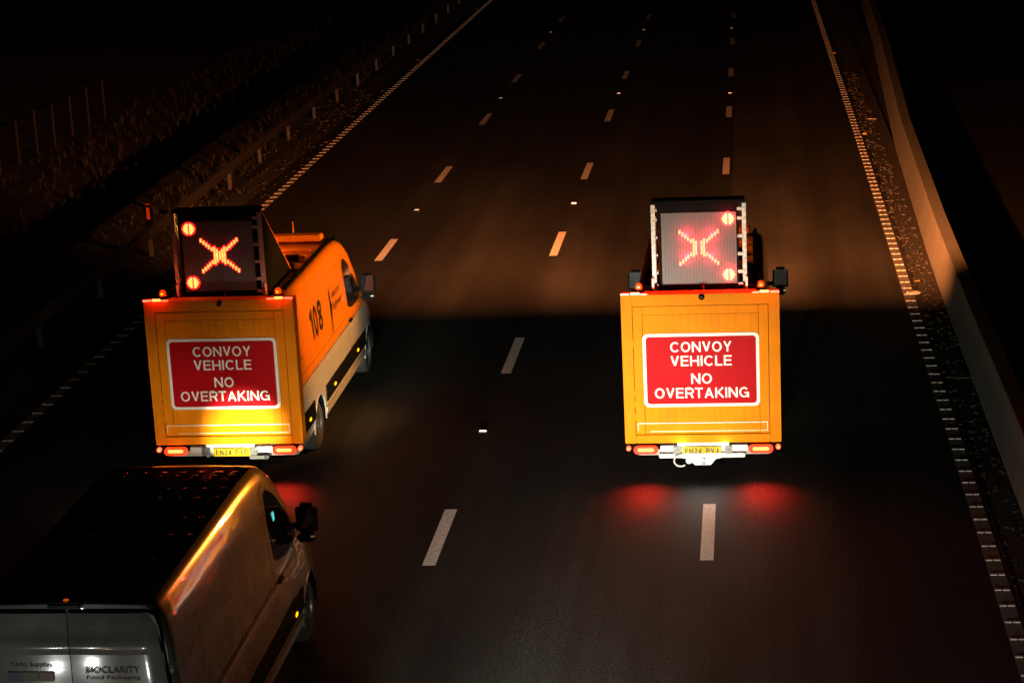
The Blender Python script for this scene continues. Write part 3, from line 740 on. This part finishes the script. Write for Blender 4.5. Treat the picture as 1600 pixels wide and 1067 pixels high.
    for sd in (-1, 1):
        lb = MB(); lb.poly([(sd*.80+x, -.018, .505+z) for x, z in rounded_rect(.34, .115, .055)], thick=(0, .05, 0)); lc = lb.build('tail_light', M_tail, root)
        lb = MB(); lb.poly([(sd*.80+x, -.024, .510+z) for x, z in rounded_rect(.23, .05, .024)], thick=(0, .005, 0)); lb.build('lamp_core', M_tailhot, lc)
        lb = MB(); lb.cyl((sd*1.04, -.01, .535), .032, .05, 'Y', 16); lb.build('outline_lamp', M_redlamp, root)
        l_ = MB(); l_.cyl((sd*1.04, -.037, .535), .014, .004, 'Y', 12); l_.build('outline_lamp_core', M_tailhot, root)
    if tow:
        t = MB(); t.poly([(-.30, -.03, .455), (.30, -.03, .455), (.30, -.03, .40), (.17, -.03, .37), (.10, -.03, .285), (-.12, -.03, .285), (-.2, -.03, .37), (-.34, -.03, .40)], thick=(0, .03, 0))
        t.span((-.62, .03, .37), (.58, .11, .43), bev=.01)
        for x, z in ((-.07, .385), (.04, .385), (-.07, .325), (.04, .325)): t.cyl((x, -.038, z), .016, .02, 'Y', 8)
        t.bar((.0, -.05, .30), (.0, -.10, .36), .02); t.sph((0, -.11, .375), .028)
        t.build('tow_bar', M_alu2, root, True)
        cv = MB(); P = [(-.30+.10*math.cos(a)-.02*k/12, -.05, .36+.085*math.sin(a)) for k, a in enumerate([R(60+250*k/12) for k in range(13)])]
        for p, q in zip(P, P[1:]): cv.bar(p, q, .012)
        cv.cyl((-.20, -.04, .36), .045, .05, 'Y', 16); cv.build('trailer_cable', M_alu2, root, True)
    else:
        t = MB(); t.span((.28, .0, .37), (.56, .08, .42), bev=.01); t.sph((-.32, -.02, .44), .035); t.sph((.52, -.01, .40), .018); t.build('tow_bar', M_steel, root, True)
    # ---- side details (both flanks)
    for sd in (1, -1):
        for y, z in ((.80, .72), (2.75, .71), (4.75, .71)):
            MB().box((sd*(B.hw(y, z)+.030), y, z), (.016, .09, .045), bev=.006).build('side_marker', M_marker, root)
        B.seam('load_door_seam', [(2.95, 1.30), (2.95, 1.9), (2.96, 2.34), (4.25, 2.34)], sd, root, .008, M_seam)
        B.seam('load_door_rail', [(.5, 1.42), (3.0, 1.42), (4.2, 1.42)], sd, root, .010, M_seam)
        B.seam('body_crease_shade', [(.3, 1.235), (2.0, 1.235), (5.0, 1.235)], sd, root, .035, M_seam)  # dark band paints the shade under the belt crease
        tx = [caps(number, .17, .16)]; kk = .86/tx[0]['w']
        for v in tx[0].vertices:
            yy, zz = 2.02+sd*v.co.x*kk, 1.92+v.co.y*.47
            v.co = Vector((sd*(B.hw(yy, zz)+.004+v.co.z), yy, zz))
        join_me('fleet_number', tx, M_bk, root)
        join_me('small_lettering', [B.side_text('24', .66, 1.86, .13, .10, sd, None, None), B.side_text('www', .72, 1.66, .03, .3, sd, None, None)], M_seam, root)
        yc = 3.58
        # road-authority emblem: slim black swoosh, thin mast line and two lines of name
        y_s = yc-.46*sd
        sw = [(-.0, .34), (.035, .20), (.05, .06), (.10, -.02), (.06, -.12), (.0, -.36), (-.06, -.44), (-.035, -.26), (-.05, -.1), (-.03, .08), (-.045, .22)]
        b = bmesh.new(); vs = [b.verts.new((sd*(B.hw(y_s+sd*p, 1.86+q)+.005), y_s+sd*p, 1.86+q)) for p, q in sw]; b.faces.new(vs); bmesh.ops.recalc_face_normals(b, faces=b.faces)
        me = bpy.data.meshes.new('emblem'); b.to_mesh(me); b.free(); em = link_mesh('emblem', me, M_bk, root)
        join_me('company_lettering', [B.side_text('national', yc+.02*sd, 2.0, .12, .62, sd, None, None), B.side_text('highways', yc+.06*sd, 1.80, .16, .74, sd, None, None)], M_bk2, root)
        B.seam('emblem_mast', [(yc-.2, 2.02), (yc-.2, 2.26)], sd, root, .012, M_bk2)
        # amber rail lamp + roof rail
        rl = MB(); rl.span((sd*.80, .9, 2.625), (sd*.735, 4.35, 2.70), bev=.012); rl.build('roof_rail', M_plastic, root, True)
        MB().box((sd*.93, .33, 2.60), (.12, .14, .045), bev=.01).build('corner_bracket', M_plastic, root)
        MB().box((sd*.78, 4.62, 2.62), (.05, .16, .07), bev=.012).build('roof_corner_lamp', M_plastic, root, True)
    # roof fittings: boxed light bar, trays, hatch, cables
    rb = MB(); rb.span((-.70, 4.02, 2.70), (.70, 4.26, 2.80), bev=.02); rb.bar((.2, 4.3, 2.7), (.2, 4.3, 2.98), .012); lbm = rb.build('roof_light_bar', M_orange, root, True)
    MB().span((-.62, 4.005, 2.725), (-.05, 4.018, 2.76)).build('amber_strip', M_amberstrip, lbm)
    rt_ = MB()
    for y in (2.9, 3.35): rt_.span((-.66, y, 2.675), (.66, y+.06, 2.72), bev=.008)
    rt_.span((.10, 2.2, 2.675), (.42, 2.62, 2.83), bev=.02); rt_.span((-.42, 2.3, 2.675), (-.1, 2.7, 2.80), bev=.02)
    rt_.bar((-.5, 3.1, 2.72), (.5, 3.2, 2.74), .02); rt_.build('roof_tray', M_orange, root, True)
    rt_ = MB(); rt_.span((.38, 2.72, 2.675), (.60, 2.86, 2.76), bev=.01); rt_.span((.50, 2.15, 2.675), (.64, 2.3, 2.77), bev=.01); rt_.build('roof_box', M_plastic, root)
    wedge = MB()
    for x0_ in (-.66, .34):
        wedge.poly([(x0_, .9, 2.675), (x0_, 1.75, 2.675), (x0_, 1.75, 2.80), (x0_, .9, 2.88)], thick=(.26, 0, 0))
    wedge.build('equipment_housing', M_orange, root)
    # beacons near the rear corners
    for sd in (-1, 1):
        bc = MB(); bc.cyl((sd*.84, .20, 2.755), .07, .04, 'Z', 20); bc.bar((sd*.84, .2, 2.76), (sd*.60, .33, 2.80), .012); bb_ = bc.build('beacon', M_plastic, root, True)
        dm = MB(); dm.cyl((sd*.84, .20, 2.805), .052, .06, 'Z', 20, .042); dm.sph((sd*.84, .20, 2.835), .042, (1, 1, .6)); dm.build('beacon_dome', M_beacon, bb_, True)
        sm = MB(); sm.box((sd*.84, .145, 2.81), (.04, .012, .022), bev=.004); sm.build('beacon_flash', M_amberlens, bb_)
        wb_ = MB(); wb_.span((sd*.66, .28, 2.74), (sd*.63, .32, 2.90), bev=.005); wb_.build('white_bracket', M_lett, root)
    # ---- LED message sign
    F = .40; SX, sw_, sh = (-.03 if lamps_left else .0), .62, 1.28; zb = 2.635
    sg = MB(); sg.span((SX-sw_+.07, F+.02, zb), (SX+sw_-.07, F+.20, zb+sh), bev=.01); sign = sg.build('message_sign', M_frame, root, True)
    fr = MB(); fr.span((SX-sw_-.02, F-.02, zb+sh), (SX+sw_+.02, F+.24, zb+sh+.05), bev=.01); fr.span((SX-sw_+.07, F-.01, zb), (SX+sw_-.07, F+.02, zb+.14), bev=.004)
    fr.span((SX-sw_+.07, F-.01, zb+sh-.12), (SX+sw_-.07, F+.02, zb+sh-.002), bev=.004)
    fr.span((SX-sw_+.07, F-.01, zb+.142), (SX-.52, F+.02, zb+sh-.122)); fr.span((SX+.52, F-.01, zb+.142), (SX+sw_-.07, F+.02, zb+sh-.122)); fr.build('bezel', M_frame, sign)
    MB().span((SX-.515, F-.002, zb+.145), (SX+.515, F+.018, zb+sh-.125)).build('display_panel', M_panel, sign)
    g = MB()   # faint pixel grid ridges
    for k in range(1, 24): g.span((SX-.515+k*.043-.001, F-.004, zb+.15), (SX-.515+k*.043+.001, F-.0015, zb+sh-.13))
    g.build('pixel_grid', M_frame, sign)
    for sd in (-1, 1):
        rr = MB(); xx = SX+sd*(sw_+.005)
        rr.span((xx-.027, F-.03, zb-.0), (xx+.027, F+.06, zb+sh), bev=.004)
        for k, z in enumerate((.12, .30, .55, .80, 1.05, 1.18)): rr.span((xx-sd*.075-.02, F-.045, zb+z), (xx-sd*.02+.02, F-.031, zb+z+.045), bev=.006)
        for k in range(9): rr.box((xx+random.uniform(-.006, .006), F-.034, zb+.07+.14*k), (.05, .012, .03), bev=.004)
        rr.build('hinge_rail', M_alu, sign, True)
        tri = MB(); tri.poly([(xx-.004, F+.09, zb+sh+.03), (xx-.004, F+1.78, zb+.02), (xx-.004, F+.09, zb+.02)], thick=(.010*sd, 0, 0)); tri.build('side_gusset', M_plastic, sign)
        ed = MB(); ed.bar((xx, F+.10, zb+sh+.04), (xx, F+1.80, zb+.02), .014); ed.build('gusset_edge', M_orange_trim, sign)
        st = MB(); st.span((xx-sd*.03, F+.07, zb+.05), (xx-sd*.012, F+.10, zb+1.1)); st.build('orange_stripe', M_orange_trim, sign)
    bp_ = MB(); bp_.poly([(SX-sw_+.1, F+.21, zb+sh-.02), (SX+sw_-.1, F+.21, zb+sh-.02), (SX+sw_-.1, F+.9, zb+.02), (SX-sw_+.1, F+.9, zb+.02)], thick=(0, .012, .01)); bp_.build('rear_cowl', M_plastic, sign)
    MB().span((SX-.7, .26, 2.66), (SX+.7, F+.3, 2.685)).build('sign_base', M_plastic, root)
    MB().bar((SX+.05, F-.035, zb+.02), (SX+.05, F-.035, zb+.13), .010).build('locking_pin', M_redplastic, sign)
    cz = zb+.665; y_ = F-.004
    dx = -1 if lamps_left else 1
    led_cross(sign, SX+(.0 if not lamps_left else .02), cz, y_, lamps_left)
    for z in (zb+1.06, zb+.275): led_disc(sign, SX+dx*.405, z, y_, M_led if lamps_left else M_led2)
    return root, B, SX

M_glint = mat('painted_glint', (.9, .88, .8), .3)  # near-white strips that paint glints on the rear doors
M_silver_sill = mat('silver_sill', (.42, .40, .36), .35, metal=.3)
M_white_low = mat('white_lower_paint', (.42, .40, .37), .3, coat=.5)
M_alu2 = mat('bright_aluminium', (.72, .72, .70), .35, metal=.2, noise=.3, nscale=30)
M_seam = mat('dirty_seam_and_crease_shade', (.16, .05, .01), .7)  # dark lines, also the painted shade along the body crease
M_bk2 = mat('dark_lettering', (.05, .018, .006), .5)
M_orange_trim = mat('orange_trim', (.75, .16, .01), .35)
M_redplastic = mat('red_plastic', (.5, .02, .01), .4)

LV = (4.0, 3.28, 0); RV = (10.81, 3.08, 0)
vanL, BL, sxL = convoy_van(LV, 0, 'FN24 PYP', 'orange convoy van numbered 108 on its side, dark roof display, left of road', True, '108', False)
vanR, BR, sxR = convoy_van(RV, 0, 'FN24 PVJ', 'orange convoy van in the right lanes, grey lit roof display with red cross', False, '108', True)
# lamps belonging to the convoy vans
for V, pw in ((LV, .30), (RV, 1.0)):
    X, Y, Z = V
    # forward amber floods on the roof bar: one wide lamp and a fan of modules
    if X > 6: spot('roof_bar_flood', (X, Y+4.9, 2.95), (X, Y+4.9+.43, 2.95+1.05), 1500*pw, 180, .16, (1, .25, .05), .03)
    for az, k in ((-30, .95), (-6, .7), (17, 1.25)):
        if X < 6: k = {17: .35}.get(az, .0)
        if k:
            a = R(az); q = (X+math.sin(a)*.62, Y+4.28, 2.695)
            spot('roof_bar_module', q, (q[0]+math.sin(a)*10, q[1]+math.cos(a)*10, 2.715-3.1), 60000*k, 45, 1, (1, .27, .07), .08)
    point('roof_work_lamp', (X-.1, Y+3.1, 3.25), 30, (1, .36, .04))
    for sd in (-1, 1): point('beacon_lamp', (X+sd*.84, Y-.02, 2.98), 2, (1, .12, .01))
    for sd in (-1, 1): point('top_marker_glow', (X+sd*.885, Y-.10, 2.82), 2.5, RED)
    for sd in (-1, 1):
        point('tail_lamp', (X+sd*.80, Y-.12, .50), 1.2, RED)
        spot('tail_lamp_glow', (X+sd*.80, Y-.10, .46), (X+sd*.80, Y-.36, 0), 90, 108, 1, RED)
    for sx_ in (-.7, .7): spot('headlight_beam', (X+sx_, Y+7.2, .75), (X+sx_, Y+34, .9), 700, 26, 1, (1, .9, .72))
# added fill spot lights the neighbour's flank; rear beacon lights the white van
spot('side_fill_lamp', (RV[0]-1.0, RV[1]+3.5, 2.9), (5.0, 6.3, 2.12), 2300, 60, .6, (1, .38, .05))
spot('beacon_lamp', (RV[0]-.95, RV[1]-.25, 2.97), (6.0, -3.0, 2.6), 1900, 36, 1, (1, .27, .02))
# red spill from the display lamps
for (V, SXX, dx, gw) in ((LV, sxL, -1, .10), (RV, sxR, 1, 7.5)):
    zb = 2.66
    for z in (zb+1.06, zb+.275): point('display_glow', (V[0]+SXX+dx*.405, V[1]+.40-.07, z), 1.3*gw, (1, .015, .03))
    for u, q in ((0, 0), (-.17, .15), (.17, .15), (-.17, -.15), (.17, -.15)): point('display_glow', (V[0]+SXX+u, V[1]+.40-.07, zb+.665+q), 1.0*gw, (1, .015, .04))
# plate lamps
for V, e_ in ((RV, 22), (LV, 6)): spot('plate_lamp', (V[0], V[1]-.12, .56), (V[0]+.05, V[1]-.55, 0), e_, 110, 1, (1, .93, .8), .02)
for V, e_ in ((RV, 1.2), (LV, .5)):
    for sx_ in (-.3, .3): point('plate_lamp', (V[0]+sx_, V[1]-.10, .585), e_, (1, .97, .9), .01)

# ---------------------------------------------------------------- white van
WV = (5.32, -7.8, 0)
root = empty('white_van', WV); tag(root, 'white panel van with black roof and rear-door lettering, bottom left corner', 'van')
B = Body(2.62, 3.95, 6.42, wb=1.02, wt=.88, rear0=0); B.ex = 1.15; B.rc = .62; B.rf = .34; B.sillmat = M_silver_low = mat('grey_sill', (.30, .30, .27), .4); B.archmat = M_white
ra, fa = 1.15, 5.35
B.build('body', M_white, root, (ra, fa)); road_kit(B, root, ra, fa, .10); cab_parts(B, root, fa)
# ribbed black roof skin with pressed dimples
b = bmesh.new(); ys = [0.005+k*.05 for k in range(0, int((3.95)/.05))]; nx = 72; rows_ = []
for y in ys:
    row = []
    xe = B.section(y)[-4][0]+.045
    for i in range(nx+1):
        t = -1+2*i/nx; x = t*xe; z = B.top(y)+.020-.030*max(0, abs(t)-.86)/.14-(.012 if y < .05 else 0)
        u = (x/.205) % 1; rib = 1 if .30 < u < .70 and abs(t) < .90 and .22 < y < 3.7 else 0
        z += .010*rib; row.append(b.verts.new((x, y, z)))
    rows_.append(row)
for a, c in zip(rows_, rows_[1:]):
    for i in range(nx): b.faces.new((a[i], a[i+1], c[i+1], c[i]))
me = bpy.data.meshes.new('roof_panel'); b.to_mesh(me); b.free(); rp = link_mesh('roof_panel', me, M_black_paint, root, True, 60)
M_black_chrome = mat('polished_black', (.02, .02, .02), .12, coat=1, spec=1)
rv = None
for y in (.30, 1.0, 1.65, 2.15, 2.75, 3.05, 3.5, 3.62):
    for k in range(-3, 4):
        if rv is None: rv = MB().sph((0, 0, 0), .042, (1, 1, .14)).build('roof_rivet', M_black_chrome, rp, True); o_ = rv
        else: o_ = rv.copy(); COL.objects.link(o_); o_.parent = rp
        o_.location = (k*.205+.103, y, B.top(y)+.0305)
for sd in (-1, 1):   # gutter rails
    MB().span((sd*.765, .25, 2.555), (sd*.745, 3.7, 2.575), bev=.003).build('roof_gutter', M_black_paint, root)
# rear doors with a waist pressing; slightly domed so lamps mirror in them
for sd in (-1, 1):
    b = bmesh.new(); nx_, levels = 10, [(.50, .0), (.8, .012), (1.2, .018), (1.6, .02), (1.95, .018), (2.125, .014), (2.135, .026), (2.20, .030), (2.27, .026), (2.285, .012), (2.38, .004), (2.52, -.010)]
    cols = []
    for i in range(nx_+1):
        t = i/nx_; col = []
        for z, off in levels:
            xe = B.hw(.1, z)-.085-(.05*max(0, (z-2.42)/.1)**2); x = .004+(xe-.004)*t
            col.append(b.verts.new((sd*x, -.030-off-.010*math.sin(t*math.pi)+(.03 if t == 1 else 0)*1, z)))
        cols.append(col)
    for a, c in zip(cols, cols[1:]):
        for k in range(len(levels)-1): b.faces.new((a[k], a[k+1], c[k+1], c[k]))
    bmesh.ops.recalc_face_normals(b, faces=b.faces)
    me = bpy.data.meshes.new('rear_door'); b.to_mesh(me); b.free()
    if me.polygons[20].normal.y > 0: me.flip_normals()
    dr = link_mesh('rear_door', me, M_white_door, root, True, 50)
    # rubber seal line round the door
    P = [(.010, 2.538), (.5, 2.538), (B.hw(.1, 2.45)-.16, 2.535), (B.hw(.1, 2.45)-.085, 2.50), (B.hw(.1, 2.35)-.062, 2.38), (B.hw(.1, 2.0)-.065, 2.0), (B.hw(.1, 1.5)-.065, 1.5), (B.hw(.1, 1.0)-.065, 1.0), (B.hw(.1, .5)-.065, .5)]
    q = MB()
    for a, c in zip(P, P[1:]): q.bar((sd*a[0], -.012, a[1]), (sd*c[0], -.012, c[1]), .011, 6)
    q.build('door_seal', M_plastic, root)
    for z in (1.68, .9): MB().box((sd*.93, -.045, z), (.12, .05, .045), bev=.008).build('hinge', M_plastic, root)
    lc = MB(); lc.box((sd*.93, -.03, 1.15), (.10, .05, .55), bev=.02); lc.build('tail_light', M_reddim, root, True)
MB().box((0, -.03, 1.4), (.006, .01, 1.8)).build('door_gap', M_plastic, root)
MB().box((0, -.055, 1.15), (.20, .03, .05), bev=.01).build('door_handle', M_plastic, root)
MB().span((-.9, -.10, .38), (.9, .02, .52), bev=.03).build('rear_bumper', M_plastic, root, True)
npl = MB(); npl.span((-.26, -.105, .60), (.26, -.085, .71)); npl.build('number_plate', M_plate, root)
bl = MB(); bl.box((0.0, -.03, 2.605), (.32, .10, .06), bev=.018); bl_ = bl.build('high_brake_light', M_black_paint, root, True)
MB().box((0.0, .0, 2.640), (.045, .03, .012), bev=.003).build('brake_light_cover', M_brk, bl_, True)
join_me('lettering', [rear_text('BIOCLARITY', .39, 1.985, -.068, .062, .50), rear_text('Food Packaging', .39, 1.905, -.068, .042, .50), rear_text('www.bioclarity.co.uk', .42, 1.785, -.068, .03, .46),
    rear_text('Yorks Supplies', -.37, 2.03, -.068, .055, .40), rear_text('www.yorkssupplies.com', -.36, 1.785, -.068, .026, .42)], M_grey_lett, root)
for x0_, mt in ((-.60, M_blue), (-.452, M_green), (-.30, M_oran)):
    MB().span((x0_, -.071, 1.875), (x0_+(.147 if x0_ < -.4 else .135), -.069, 1.965)).build('printed_block', mt, root)
# side door seams and a marker
for sd in (-1, 1):
    B.seam('load_door_rail', [(.4, 1.33), (3.6, 1.33)], sd, root, .012, M_bk)
    B.seam('load_door_seam', [(2.2, 1.2), (2.2, 2.3)], sd, root, .007)
    MB().box((sd*(B.hw(3.6, .70)+.026), 4.45, .68), (.016, .09, .045), bev=.006).build('side_marker', M_marker, root)
ph_ = MB(); ph_.box((B.sx(4.08, 1.98)+.012, 4.08, 1.98), (.004, .05, .10), rx=.3); ph_.build('lit_phone_screen', M_screen, root)
